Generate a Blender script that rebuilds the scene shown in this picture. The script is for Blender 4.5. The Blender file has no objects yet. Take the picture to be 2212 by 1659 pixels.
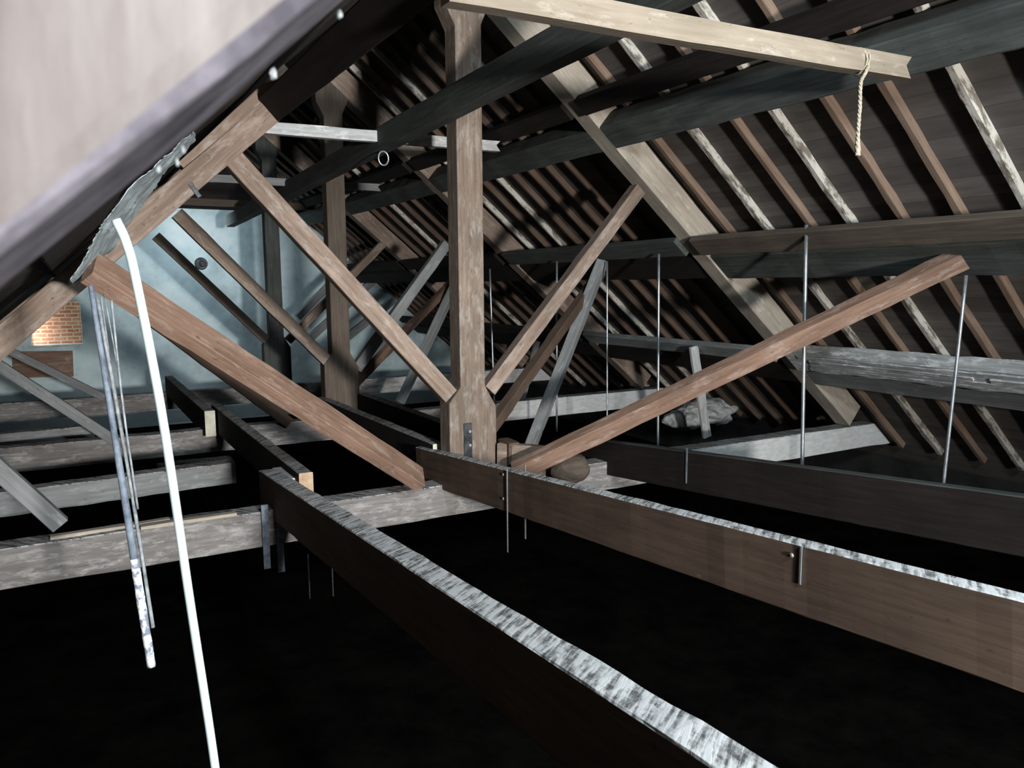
import bpy, bmesh, math, random
from mathutils import Vector, Matrix, noise
random.seed(7)
C = bpy.context.scene.collection
V = Vector

# ------------------------------------------------------------------ camera
CAM = V((0, 0, 1.7))
cam = bpy.data.objects.new('camera', bpy.data.cameras.new('camera'))
C.objects.link(cam)
f_px = 1691.0
cam.data.sensor_width = 36.0
cam.data.lens = 36.0 * f_px / 2212
cam.data.clip_start = 0.02
cam.data.clip_end = 80
cam.data.dof.use_dof = True
cam.data.dof.focus_distance = 6.5
cam.data.dof.aperture_fstop = 12.0
dY = V((138.8 - 1106, -(620 - 829.5), -f_px)).normalized()          # the ridge direction seen from the camera
d2 = V((138.8 + 2000 - 1106, -(620 - 14 - 829.5), -f_px))
nZ = d2.cross(dY).normalized()
if nZ.y < 0: nZ = -nZ
dX = dY.cross(nZ)
M = Matrix((dX, dY, nZ)).to_4x4()
M.translation = CAM
cam.matrix_world = M
bpy.context.scene.camera = cam

# ------------------------------------------------------------------ world, light, exposure
sc = bpy.context.scene
w = bpy.data.worlds.new('dark_loft'); sc.world = w; w.use_nodes = True
bg = w.node_tree.nodes['Background']
bg.inputs[0].default_value = (0.5, 0.6, 0.7, 1); bg.inputs[1].default_value = 0.002
sc.view_settings.view_transform = 'Standard'
sc.view_settings.look = 'None'
sc.view_settings.exposure = 0.0
sc.view_settings.gamma = 1.0
sc.view_settings.use_curve_mapping = False

def area_light(name, loc, target, size, power, col):
    l = bpy.data.lights.new(name, 'AREA'); l.shape = 'SQUARE'; l.size = size
    l.energy = power; l.color = col
    o = bpy.data.objects.new(name, l); C.objects.link(o)
    o.location = loc
    o.rotation_euler = (V(target) - V(loc)).to_track_quat('-Z', 'Y').to_euler()
    return o
# daylight through the small window in the gable behind the photographer
wl = area_light('window_daylight', (1.45, -5.52, 1.6), (2.2, 17, 1.5), 0.42, 330, (1.0, 0.96, 0.92))
wl.data.spread = math.radians(84)          # beam narrowed to favour the far gable; no reveal is built
# cold daylight from an assumed, unseen rooflight high in the left slope behind the photographer
area_light('rooflight_daylight', (1.98, -1.0, 3.30), (4.6, 3.0, 0.4), 0.5, 210, (0.80, 0.92, 1.0))
# fill lamp added in the last bay to brighten the far gable
area_light('far_gable_fill', (1.72, 15.5, 3.05), (3.3, 17.45, 0.9), 0.5, 32, (0.80, 0.92, 1.0))
# daylight falling into the opening with the bare brick in the far gable
ol = area_light('opening_daylight', (-0.6, 17.59, 1.0), (0.3, 17.68, 1.0), 0.2, 5, (1.0, 0.92, 0.85))
ol.data.shape = 'RECTANGLE'; ol.data.size_y = 0.7

# ------------------------------------------------------------------ materials
def nt(name):
    m = bpy.data.materials.new(name); m.use_nodes = True
    t = m.node_tree; b = t.nodes['Principled BSDF']
    return m, t, b
def link(t, a, b): t.links.new(a, b)
def node(t, typ, **kw):
    n = t.nodes.new(typ)
    for k, v in kw.items(): setattr(n, k, v)
    return n
def ramp(t, fac, stops):
    r = node(t, 'ShaderNodeValToRGB')
    el = r.color_ramp.elements
    while len(el) < len(stops): el.new(0.5)
    for e, (p, c) in zip(el, stops):
        e.position = p
        e.color = (c, c, c, 1) if isinstance(c, (int, float)) else (*c, 1)
    link(t, fac, r.inputs[0])
    return r
def mixc(t, fac, a, b, mode='MIX'):
    n = node(t, 'ShaderNodeMix', data_type='RGBA', blend_type=mode)
    if hasattr(fac, 'links'): link(t, fac, n.inputs[0])
    else: n.inputs[0].default_value = fac
    for i, x in ((6, a), (7, b)):
        if hasattr(x, 'links'): link(t, x, n.inputs[i])
        else: n.inputs[i].default_value = (*x, 1)
    return n.outputs[2]
def coords(t, scale, rand=True, kind='Object'):
    tc = node(t, 'ShaderNodeTexCoord'); mp = node(t, 'ShaderNodeMapping')
    mp.inputs['Scale'].default_value = scale
    if rand:
        oi = node(t, 'ShaderNodeObjectInfo')
        vm = node(t, 'ShaderNodeVectorMath', operation='MULTIPLY_ADD')
        cx = node(t, 'ShaderNodeCombineXYZ')
        link(t, oi.outputs['Random'], cx.inputs[0]); link(t, oi.outputs['Random'], cx.inputs[1]); link(t, oi.outputs['Random'], cx.inputs[2])
        link(t, cx.outputs[0], vm.inputs[0]); vm.inputs[1].default_value = (37, 53, 71)
        link(t, tc.outputs[kind], vm.inputs[2])
        link(t, vm.outputs[0], mp.inputs['Vector'])
    else:
        link(t, tc.outputs[kind], mp.inputs['Vector'])
    return mp.outputs[0]
def noise_n(t, vec, scale, detail=6, rough=0.6, dist=0.0):
    n = node(t, 'ShaderNodeTexNoise')
    n.inputs['Scale'].default_value = scale; n.inputs['Detail'].default_value = detail
    n.inputs['Roughness'].default_value = rough; n.inputs['Distortion'].default_value = dist
    link(t, vec, n.inputs['Vector'])
    return n.outputs[0]
def bump(t, b, h, strength, dist=0.01):
    n = node(t, 'ShaderNodeBump'); n.inputs['Strength'].default_value = strength; n.inputs['Distance'].default_value = dist
    link(t, h, n.inputs['Height']); link(t, n.outputs[0], b.inputs['Normal'])

def wood(name, dark, light, pale=(0.5, 0.49, 0.46), pale_lo=0.62, pale_hi=0.75, pale_max=0.8, stretch=1.3, bump_s=0.35, var=0.35):
    m, t, b = nt(name)
    g = noise_n(t, coords(t, (stretch, 22, 22)), 1.6, 8, 0.65, 0.4)        # grain along the timber
    base = ramp(t, g, [(0.28, dark), (0.72, light)]).outputs[0]
    big = noise_n(t, coords(t, (1, 1.5, 1.5)), 1.8, 3, 0.5)
    br = ramp(t, big, [(0.3, 1 - var), (0.7, 1.0 + 0.0)]).outputs[0]
    base = mixc(t, 1.0, base, br, 'MULTIPLY')
    p1 = noise_n(t, coords(t, (2.2, 7, 7)), 2.4, 10, 0.72, 0.2)           # lime wash and dust clinging in patches
    pm = ramp(t, p1, [(pale_lo, 0.0), (pale_hi, pale_max)]).outputs[0]
    col = mixc(t, pm, base, pale)
    sp = noise_n(t, coords(t, (9, 16, 16)), 2.2, 4, 0.5)                   # knots and stains
    sm = ramp(t, sp, [(0.66, 0.0), (0.74, 0.55)]).outputs[0]
    col = mixc(t, sm, col, tuple(x * 0.45 for x in dark))
    link(t, col, b.inputs['Base Color'])
    b.inputs['Roughness'].default_value = 0.85
    b.inputs['Specular IOR Level'].default_value = 0.25
    bump(t, b, g, bump_s, 0.006)
    return m

def sawn_top(name, lo=0.05, hi=0.42):
    m, t, b = nt(name)                                                     # dusty upper face with the pit-saw marks across it
    v = coords(t, (1, 1, 1), False)
    rt = node(t, 'ShaderNodeMapping'); rt.inputs['Rotation'].default_value = (0, 0, math.radians(-35)); link(t, v, rt.inputs['Vector'])
    mp = node(t, 'ShaderNodeMapping'); mp.inputs['Scale'].default_value = (26, 3.2, 3.2); link(t, rt.outputs[0], mp.inputs['Vector'])
    stroke = noise_n(t, mp.outputs[0], 1.6, 4, 0.6, 0.3)
    wv_out = ramp(t, stroke, [(0.40, 0.0), (0.6, 1.0)]).outputs[0]
    n1 = noise_n(t, coords(t, (5, 9, 9)), 3.5, 10, 0.78)
    a = node(t, 'ShaderNodeMath', operation='MULTIPLY'); link(t, wv_out, a.inputs[0]); a.inputs[1].default_value = 0.42
    s = node(t, 'ShaderNodeMath', operation='MULTIPLY_ADD'); link(t, n1, s.inputs[0]); s.inputs[1].default_value = 0.95; link(t, a.outputs[0], s.inputs[2])
    c = ramp(t, s.outputs[0], [(0.42, (lo, lo, lo * 1.02)), (0.6, (hi * 0.6, hi * 0.61, hi * 0.61)), (0.78, (hi, hi * 1.02, hi * 1.02))]).outputs[0]
    link(t, c, b.inputs['Base Color'])
    b.inputs['Roughness'].default_value = 0.9; b.inputs['Specular IOR Level'].default_value = 0.2
    bump(t, b, s.outputs[0], 0.35, 0.006)
    return m

def plain(name, a, bcol, scale=5, rough=0.85, metal=0.0, bump_s=0.2, stretch=(1, 1, 1), lo=0.35, hi=0.65, spec=0.3):
    m, t, b = nt(name)
    n = noise_n(t, coords(t, stretch), scale, 8, 0.65)
    link(t, ramp(t, n, [(lo, a), (hi, bcol)]).outputs[0], b.inputs['Base Color'])
    b.inputs['Roughness'].default_value = rough; b.inputs['Metallic'].default_value = metal
    b.inputs['Specular IOR Level'].default_value = spec
    bump(t, b, n, bump_s, 0.01)
    return m

def plaster(name):
    m, t, b = nt(name)                                                     # blue-white limewash, scuffed and stained
    v = coords(t, (1, 1, 1), False)
    n1 = noise_n(t, v, 1.3, 8, 0.62); n2 = noise_n(t, v, 7, 8, 0.7)
    c = ramp(t, n1, [(0.3, (0.40, 0.51, 0.55)), (0.5, (0.62, 0.78, 0.82)), (0.7, (0.80, 0.9, 0.92))]).outputs[0]
    st = ramp(t, n2, [(0.58, 0.0), (0.72, 0.5)]).outputs[0]
    c = mixc(t, st, c, (0.36, 0.42, 0.42))
    link(t, c, b.inputs['Base Color']); b.inputs['Roughness'].default_value = 0.95
    b.inputs['Specular IOR Level'].default_value = 0.1
    bump(t, b, n2, 0.4, 0.03)
    return m

def bricks(name):
    m, t, b = nt(name)
    v = coords(t, (1, 1, 1), False)
    mp = node(t, 'ShaderNodeMapping'); mp.inputs['Rotation'].default_value = (math.radians(-90), 0, 0)
    link(t, v, mp.inputs['Vector'])
    br = node(t, 'ShaderNodeTexBrick')
    br.inputs['Scale'].default_value = 1.0; br.inputs['Brick Width'].default_value = 0.22; br.inputs['Row Height'].default_value = 0.075
    br.inputs['Mortar Size'].default_value = 0.012
    br.inputs['Color1'].default_value = (0.33, 0.14, 0.075, 1); br.inputs['Color2'].default_value = (0.5, 0.25, 0.14, 1)
    br.inputs['Mortar'].default_value = (0.6, 0.46, 0.36, 1)
    nz = noise_n(t, v, 9, 6, 0.7)
    ad = node(t, 'ShaderNodeVectorMath', operation='MULTIPLY_ADD'); ad.inputs[1].default_value = (0.04, 0.04, 0.04)
    link(t, nz, ad.inputs[0]); link(t, mp.outputs[0], ad.inputs[2]); link(t, ad.outputs[0], br.inputs['Vector'])
    c = mixc(t, ramp(t, nz, [(0.5, 0.0), (0.7, 0.7)]).outputs[0], br.outputs[0], (0.62, 0.44, 0.33))
    link(t, c, b.inputs['Base Color']); b.inputs['Roughness'].default_value = 0.95
    bump(t, b, br.outputs[1], -0.5, 0.02)
    return m

def boards(name, a, c2, width=0.19):
    m, t, b = nt(name)                                                     # dark sarking boards laid along the roof
    v = coords(t, (1, 1, 1), False)
    sep = node(t, 'ShaderNodeSeparateXYZ'); link(t, v, sep.inputs[0])
    d = node(t, 'ShaderNodeMath', operation='DIVIDE'); link(t, sep.outputs[0], d.inputs[0]); d.inputs[1].default_value = width
    fl = node(t, 'ShaderNodeMath', operation='FLOOR'); link(t, d.outputs[0], fl.inputs[0])
    fr = node(t, 'ShaderNodeMath', operation='FRACT'); link(t, d.outputs[0], fr.inputs[0])
    wn = node(t, 'ShaderNodeTexWhiteNoise', noise_dimensions='1D'); link(t, fl.outputs[0], wn.inputs['W'])
    n = noise_n(t, coords(t, (6, 0.8, 6), False), 2.0, 6, 0.6)
    c = ramp(t, n, [(0.3, a), (0.7, c2)]).outputs[0]
    c = mixc(t, ramp(t, wn.outputs[0], [(0.0, 0.0), (1.0, 0.6)]).outputs[0], c, tuple(x * 0.55 for x in a))
    gap = ramp(t, fr.outputs[0], [(0.0, 1.0), (0.05, 0.0)]).outputs[0]
    c = mixc(t, gap, c, tuple(x * 0.6 for x in a))
    link(t, c, b.inputs['Base Color']); b.inputs['Roughness'].default_value = 0.9; b.inputs['Specular IOR Level'].default_value = 0.15
    return m

W_BROWN = wood('brown_sawn_timber', (0.21, 0.15, 0.115), (0.40, 0.315, 0.255), pale=(0.58, 0.54, 0.5), pale_lo=0.5, pale_hi=0.75, pale_max=0.6)
W_POST = wood('scuffed_post_timber', (0.17, 0.125, 0.095), (0.33, 0.265, 0.215), pale=(0.52, 0.51, 0.47), pale_lo=0.5, pale_hi=0.72, pale_max=0.55, stretch=0.9)
W_RED = wood('red_brown_timber', (0.2, 0.118, 0.082), (0.38, 0.25, 0.185), pale=(0.62, 0.55, 0.5), pale_lo=0.52, pale_hi=0.78, pale_max=0.6)
W_GREY = wood('weathered_grey_timber', (0.20, 0.21, 0.215), (0.34, 0.36, 0.365), pale=(0.6, 0.64, 0.66), pale_lo=0.55, pale_hi=0.75, pale_max=0.65, bump_s=0.2, var=0.25)
W_PALE = wood('limewashed_timber', (0.4, 0.42, 0.42), (0.66, 0.69, 0.69), pale=(0.85, 0.88, 0.88), pale_lo=0.48, pale_hi=0.65, pale_max=0.8, var=0.2)
W_LIGHT = wood('pale_new_timber', (0.36, 0.31, 0.25), (0.56, 0.51, 0.43), pale=(0.75, 0.74, 0.7), pale_lo=0.56, pale_hi=0.7, pale_max=0.6, var=0.2)
W_DARK = wood('tarred_dark_timber', (0.055, 0.064, 0.06), (0.125, 0.14, 0.132), pale=(0.24, 0.265, 0.25), pale_lo=0.6, pale_hi=0.8, pale_max=0.5)
W_BLACK = wood('near_black_timber', (0.014, 0.011, 0.010), (0.03, 0.024, 0.022), pale=(0.06, 0.055, 0.05), pale_lo=0.66, pale_hi=0.8, pale_max=0.4)  # near-black; beyond the nearest bay this colour stands in for shade
W_UMBER = wood('umber_plank_timber', (0.10, 0.08, 0.065), (0.19, 0.155, 0.125), pale=(0.35, 0.34, 0.32), pale_lo=0.68, pale_hi=0.8, pale_max=0.5)
W_RAFT = wood('brown_rafter_timber', (0.20, 0.135, 0.095), (0.34, 0.25, 0.19), pale=(0.5, 0.48, 0.44), pale_lo=0.64, pale_hi=0.76, pale_max=0.5)
W_RAFTP = wood('mortar_splashed_rafter_timber', (0.16, 0.13, 0.10), (0.28, 0.25, 0.21), pale=(0.62, 0.6, 0.54), pale_lo=0.42, pale_hi=0.52, pale_max=0.9)
W_BINDER = wood('umber_binder_timber', (0.10, 0.068, 0.05), (0.17, 0.12, 0.09), pale=(0.34, 0.33, 0.31), pale_lo=0.66, pale_hi=0.74, pale_max=0.6)
def near_wood():
    m, t, b = nt('dusty_limed_timber')                                     # lime-streaked face; blotched, mauve-grey soffit
    tc = node(t, 'ShaderNodeTexCoord')
    mp = node(t, 'ShaderNodeMapping'); mp.inputs['Rotation'].default_value = (0, math.radians(42), 0); mp.inputs['Scale'].default_value = (30, 30, 5)
    rt = node(t, 'ShaderNodeMapping'); rt.inputs['Rotation'].default_value = (0, math.radians(-42), 0)
    link(t, tc.outputs['Object'], rt.inputs[0]); mp.inputs['Rotation'].default_value = (0, 0, 0); link(t, rt.outputs[0], mp.inputs[0])
    n1 = noise_n(t, mp.outputs[0], 1.0, 6, 0.65)
    n2 = noise_n(t, tc.outputs['Object'], 22, 5, 0.6)
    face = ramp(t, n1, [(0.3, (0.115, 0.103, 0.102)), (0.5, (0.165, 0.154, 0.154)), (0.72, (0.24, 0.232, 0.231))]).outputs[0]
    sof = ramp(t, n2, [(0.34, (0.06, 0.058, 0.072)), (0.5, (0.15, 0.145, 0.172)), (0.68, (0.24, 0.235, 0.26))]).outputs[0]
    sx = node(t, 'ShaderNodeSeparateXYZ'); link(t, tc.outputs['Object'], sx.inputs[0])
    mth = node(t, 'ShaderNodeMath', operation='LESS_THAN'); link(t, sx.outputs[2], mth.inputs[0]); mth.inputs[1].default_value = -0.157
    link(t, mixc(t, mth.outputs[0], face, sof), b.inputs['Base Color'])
    b.inputs['Roughness'].default_value = 0.9; b.inputs['Specular IOR Level'].default_value = 0.15
    bump(t, b, n1, 0.5, 0.004)
    return m
W_NEAR = near_wood()
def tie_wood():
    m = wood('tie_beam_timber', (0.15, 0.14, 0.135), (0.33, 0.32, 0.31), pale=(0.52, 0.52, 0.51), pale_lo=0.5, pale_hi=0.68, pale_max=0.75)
    t = m.node_tree; b = t.nodes['Principled BSDF']                        # colour set paler over the right-hand end only
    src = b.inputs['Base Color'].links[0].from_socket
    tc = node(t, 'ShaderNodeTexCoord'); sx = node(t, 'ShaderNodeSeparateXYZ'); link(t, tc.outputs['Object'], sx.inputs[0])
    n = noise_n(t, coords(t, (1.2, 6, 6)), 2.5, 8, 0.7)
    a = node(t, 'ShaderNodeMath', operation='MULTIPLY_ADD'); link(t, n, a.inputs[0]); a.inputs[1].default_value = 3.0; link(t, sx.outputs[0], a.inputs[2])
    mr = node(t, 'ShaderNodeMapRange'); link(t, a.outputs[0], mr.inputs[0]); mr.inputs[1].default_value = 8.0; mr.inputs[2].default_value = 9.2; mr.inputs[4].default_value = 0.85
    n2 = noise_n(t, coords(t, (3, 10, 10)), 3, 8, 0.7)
    pale_end = ramp(t, n2, [(0.3, (0.6, 0.63, 0.63)), (0.6, (0.84, 0.88, 0.88))]).outputs[0]
    link(t, mixc(t, mr.outputs[0], src, pale_end), b.inputs['Base Color'])
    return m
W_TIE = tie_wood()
W_SLAT = wood('split_lath_timber', (0.3, 0.315, 0.32), (0.68, 0.71, 0.72), pale=(0.84, 0.87, 0.87), pale_lo=0.5, pale_hi=0.6, pale_max=0.85, stretch=0.5, bump_s=0.8)
W_COLLAR = wood('tan_collar_timber', (0.25, 0.205, 0.155), (0.37, 0.32, 0.25), pale=(0.55, 0.52, 0.46), pale_lo=0.55, pale_hi=0.75, pale_max=0.6, var=0.3)
M_SAWN = sawn_top('sawn_dusty_top', 0.1, 0.72)
M_DUST = sawn_top('dusty_dark_top', 0.06, 0.4)
M_ENDGRAIN = plain('pale_end_grain', (0.42, 0.28, 0.17), (0.66, 0.55, 0.42), 9)
M_CREAM = plain('cream_end_grain', (0.55, 0.53, 0.42), (0.72, 0.72, 0.62), 9)
M_PLASTER = plaster('limewash_plaster')
M_BRICK = bricks('bare_brick')
M_BOARDS = boards('sarking_boards', (0.11, 0.10, 0.094), (0.19, 0.17, 0.155))
M_FLOOR = plain('unlit_dark_floor', (0.002, 0.002, 0.002), (0.006, 0.0055, 0.005), 3, spec=0.0, rough=1.0)  # near-black colour stands in for the shade below the beams
M_DARKWALL = plain('near_black_wall', (0.012, 0.012, 0.013), (0.03, 0.03, 0.03), 3)  # plain near-black walls at the eaves and behind the camera
M_STEEL = plain('galvanised_steel', (0.35, 0.40, 0.44), (0.62, 0.68, 0.72), 14, rough=0.4, metal=0.75, bump_s=0.05)
M_IRON = plain('black_iron', (0.03, 0.035, 0.04), (0.09, 0.1, 0.11), 14, rough=0.55, metal=0.6, bump_s=0.1)
M_BOLT = plain('worn_bolt_steel', (0.3, 0.3, 0.3), (0.55, 0.55, 0.55), 30, rough=0.5, metal=0.6, bump_s=0.1)
M_CORD = plain('white_plastic_cord', (0.46, 0.58, 0.6), (0.56, 0.68, 0.69), 10, rough=0.5, bump_s=0.02)
M_PIPE = plain('flaking_blue_grey_pipe', (0.08, 0.11, 0.15), (0.24, 0.29, 0.36), 16, rough=0.6, bump_s=0.2)
M_FLAKE = plain('white_flaked_pipe', (0.2, 0.24, 0.32), (0.8, 0.84, 0.86), 24, rough=0.8, bump_s=0.4, lo=0.44, hi=0.52)
M_WIRE = plain('grey_wire', (0.12, 0.14, 0.16), (0.36, 0.4, 0.42), 20, rough=0.5)
M_ROPE = plain('hemp_rope', (0.28, 0.24, 0.17), (0.55, 0.5, 0.4), 60, rough=0.95)
M_FELT = plain('dusty_blue_grey_felt', (0.34, 0.42, 0.46), (0.62, 0.73, 0.77), 9, rough=0.95, bump_s=0.6)
M_RUBBLE = plain('lime_rubble', (0.4, 0.43, 0.45), (0.75, 0.78, 0.78), 6, rough=0.95, bump_s=0.7)
M_GLASS = nt('window_frame_paint')[0]

# ------------------------------------------------------------------ mesh helpers
def obj(name, bm, mats, parent=None):
    me = bpy.data.meshes.new(name)
    bmesh.ops.recalc_face_normals(bm, faces=bm.faces)
    bm.to_mesh(me); bm.free()
    if not isinstance(mats, (list, tuple)): mats = [mats]
    for m in mats: me.materials.append(m)
    o = bpy.data.objects.new(name, me); C.objects.link(o)
    if parent: o.parent = parent
    return o
def tag(o, label, cat, group=None, kind=None):
    if kind: o['kind'] = kind
    if label: o['label'] = label
    if cat: o['category'] = cat
    if group: o['group'] = group
    return o
def empty(name, loc, label, cat, group=None):
    o = bpy.data.objects.new(name, None); C.objects.link(o); o.location = loc
    return tag(o, label, cat, group)

def timber(name, p0, p1, wd, dp, up, mat, parent=None, top=None, end=None, cham=0.006, jit=0.004, seg=None, taper=None, bow=0.0):
    """A sawn timber from p0 to p1 (centre line): local X runs along it, local Z is `up`; chamfered, slightly uneven edges."""
    p0, p1 = V(p0), V(p1)
    x = (p1 - p0); L = x.length; x.normalize()
    z = V(up); z = (z - x * z.dot(x)).normalized(); y = z.cross(x)
    seg = seg or max(3, min(40, int(L / 0.18)))
    bm = bmesh.new(); rings = []
    seed = random.random() * 100
    a, b = wd / 2, dp / 2
    prof = [(-a + cham, -b), (a - cham, -b), (a, -b + cham), (a, b - cham), (a - cham, b), (-a + cham, b), (-a, b - cham), (-a, -b + cham)]
    for i in range(seg + 1):
        u = i / seg; k = 1.0
        if taper: k = 1 + (taper - 1) * u
        r = []
        for j, (py, pz) in enumerate(prof):
            q = noise.noise(V((u * L * 2.5 + seed, (j // 2) * 3.1, seed)))
            q2 = noise.noise(V((u * L * 7 + seed, (j // 2) * 5.7 + 9, seed)))
            e = jit * (q * 1.4 + q2 * 0.9)
            bz = bow * (1 - (2 * u - 1) ** 2)
            r.append(bm.verts.new((u * L, py * k + math.copysign(e, py), pz * k + math.copysign(e, pz) + bz)))
        rings.append(r)
    for i in range(seg):
        for j in range(8):
            fc = bm.faces.new((rings[i][j], rings[i][(j + 1) % 8], rings[i + 1][(j + 1) % 8], rings[i + 1][j]))
            if top is not None and j in (3, 4, 5) : fc.material_index = 1 if j == 4 else (1 if j in (3, 5) else 0)
    f0 = bm.faces.new(rings[0][::-1]); f1 = bm.faces.new(rings[-1])
    mats = [mat]
    if top is not None: mats.append(top)
    if end is not None:
        mats.append(end); f0.material_index = f1.material_index = len(mats) - 1
    o = obj(name, bm, mats)
    m = Matrix((x, y, z)).transposed().to_4x4(); m.translation = p0
    o.matrix_world = m
    if parent:
        bpy.context.view_layer.update()
        o.parent = parent; o.matrix_parent_inverse = parent.matrix_world.inverted()
    return o

def prism(name, prof, y0, y1, mat, parent=None, cuts=0):
    """Profile in X,Z pushed through from y0 to y1 (world coordinates; origin at the profile's foot)."""
    xs = [p[0] for p in prof]; zs = [p[1] for p in prof]
    ox, oz = (min(xs) + max(xs)) / 2, min(zs)
    bm = bmesh.new()
    A = [bm.verts.new((p[0] - ox, 0, p[1] - oz)) for p in prof]
    B = [bm.verts.new((p[0] - ox, y1 - y0, p[1] - oz)) for p in prof]
    bm.faces.new(A); bm.faces.new(B[::-1])
    n = len(prof)
    for i in range(n): bm.faces.new((A[i], B[i], B[(i + 1) % n], A[(i + 1) % n]))
    bmesh.ops.recalc_face_normals(bm, faces=bm.faces)
    bmesh.ops.bevel(bm, geom=list(bm.edges), offset=0.006, segments=1, affect='EDGES')
    o = obj(name, bm, mat); o.location = (ox, y0, oz)
    return o

def box_bm(bm, c, s, rot=None):
    r = bmesh.ops.create_cube(bm, size=1.0)
    m = Matrix.Translation(V(c)) @ (rot.to_4x4() if rot else Matrix()) @ Matrix.Diagonal((*s, 1))
    bmesh.ops.transform(bm, matrix=m, verts=r['verts'])
    return r['verts']

def tube(name, pts, r, mat, parent=None, n=10, smooth=True, wob=0.0):
    """A round rod or cord through the points (radius may be a list)."""
    pts = [V(p) for p in pts]
    o0 = pts[0].copy(); bm = bmesh.new(); rings = []
    for i, p in enumerate(pts):
        d = (pts[min(i + 1, len(pts) - 1)] - pts[max(i - 1, 0)]).normalized()
        a = d.orthogonal().normalized() if i == 0 else (a - d * a.dot(d)).normalized()
        b = d.cross(a); rr = r[i] if isinstance(r, (list, tuple)) else r
        rings.append([bm.verts.new(p - o0 + (a * math.cos(k / n * 2 * math.pi) + b * math.sin(k / n * 2 * math.pi)) * rr * (1 + wob * random.uniform(-1, 1))) for k in range(n)])
    for i in range(len(rings) - 1):
        for k in range(n):
            bm.faces.new((rings[i][k], rings[i][(k + 1) % n], rings[i + 1][(k + 1) % n], rings[i + 1][k]))
    bm.faces.new(rings[0][::-1]); bm.faces.new(rings[-1])
    for fc in bm.faces: fc.smooth = smooth
    o = obj(name, bm, mat); o.location = o0
    if parent:
        o.parent = parent; o.matrix_parent_inverse = Matrix.Translation(-V(parent.location))
    return o
def curve_pts(ctrl, n=40):
    """Catmull-Rom through control points."""
    P = [V(c) for c in ctrl]; P = [P[0] * 2 - P[1]] + P + [P[-1] * 2 - P[-2]]
    out = []
    m = len(P) - 3
    for i in range(n + 1):
        s = i / n * m; k = min(int(s), m - 1); u = s - k
        a, b, c, d = P[k:k + 4]
        out.append(0.5 * ((2 * b) + (c - a) * u + (2 * a - 5 * b + 4 * c - d) * u * u + (-a + 3 * b - 3 * c + d) * u ** 3))
    return out

# ------------------------------------------------------------------ roof geometry
# X across the roof, Y along the ridge away from the camera, Z up (0 = top of the tie beams)
RX, RZ = 2.93, 4.235                       # where the undersides of the principals meet
AR, AL = math.atan(0.842), math.atan(0.905)
def sp(side, s, o):
    """Point at s metres down the slope and o metres above the principals' underside: (x, z)."""
    a = AR if side > 0 else AL
    return (RX + side * (s * math.cos(a) + o * math.sin(a)), RZ - s * math.sin(a) + o * math.cos(a))
def snorm(side):
    a = AR if side > 0 else AL
    return V((side * math.sin(a), 0, math.cos(a)))
T = [5.946, 9.78, 13.6]                     # front faces of the three trusses
KX = [2.985, 3.03, 3.10]
GY = 17.45                                  # far gable
ORD = ['first', 'second', 'third', 'fourth', 'fifth', 'sixth', 'seventh', 'eighth', 'ninth', 'tenth', 'eleventh']
TN = ['nearest', 'middle', 'farthest']      # the trusses with king posts in the photo
SIDE = {1: 'right', -1: 'left'}

# ------------------------------------------------------------------ setting
def plane_obj(name, verts, mat, thick=None):
    bm = bmesh.new(); vs = [bm.verts.new(v) for v in verts]; bm.faces.new(vs)
    if thick:
        r = bmesh.ops.extrude_face_region(bm, geom=bm.faces[:])
        bmesh.ops.translate(bm, vec=V(thick), verts=[g for g in r['geom'] if isinstance(g, bmesh.types.BMVert)])
    o = obj(name, bm, mat); tag(o, None, None, kind='structure')
    return o
YB, YE = -5.6, GY + 0.3
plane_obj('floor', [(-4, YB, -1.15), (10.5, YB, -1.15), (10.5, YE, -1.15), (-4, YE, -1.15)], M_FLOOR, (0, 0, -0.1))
def deck(name, side):
    bm = bmesh.new(); s0, s1 = -0.25, 8.6
    a = AR if side > 0 else AL
    vs = [bm.verts.new((0, y, z)) for y, z in ((0, 0), (YE - YB, 0))]
    q = [(-0.0, 0, 0), (s1 - s0, 0, 0), (s1 - s0, YE - YB, 0), (0, YE - YB, 0)]
    bm.clear()
    vs = [bm.verts.new(v) for v in q]; bm.faces.new(vs)
    r = bmesh.ops.extrude_face_region(bm, geom=bm.faces[:])
    bmesh.ops.translate(bm, vec=V((0, 0, 0.03)), verts=[g for g in r['geom'] if isinstance(g, bmesh.types.BMVert)])
    o = obj(name, bm, M_BOARDS)
    x0, z0 = sp(side, s0, 0.296)
    xa = V((side * math.cos(a), 0, -math.sin(a))); za = snorm(side); ya = V((0, 1, 0))
    m = Matrix((xa, ya, za)).transposed().to_4x4(); m.translation = (x0, YB, z0)
    o.matrix_world = m
    tag(o, None, None, kind='structure')
deck('ceiling_right', 1)
deck('ceiling_left', -1)
plane_obj('wall_right', [(9.05, YB, -1.15), (9.05, YE, -1.15), (9.05, YE, -0.45), (9.05, YB, -0.45)], M_DARKWALL, (0.3, 0, 0))
plane_obj('wall_left', [(-2.1, YB, -1.15), (-2.1, YE, -1.15), (-2.1, YE, -0.35), (-2.1, YB, -0.35)], M_DARKWALL, (-0.3, 0, 0))
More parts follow.
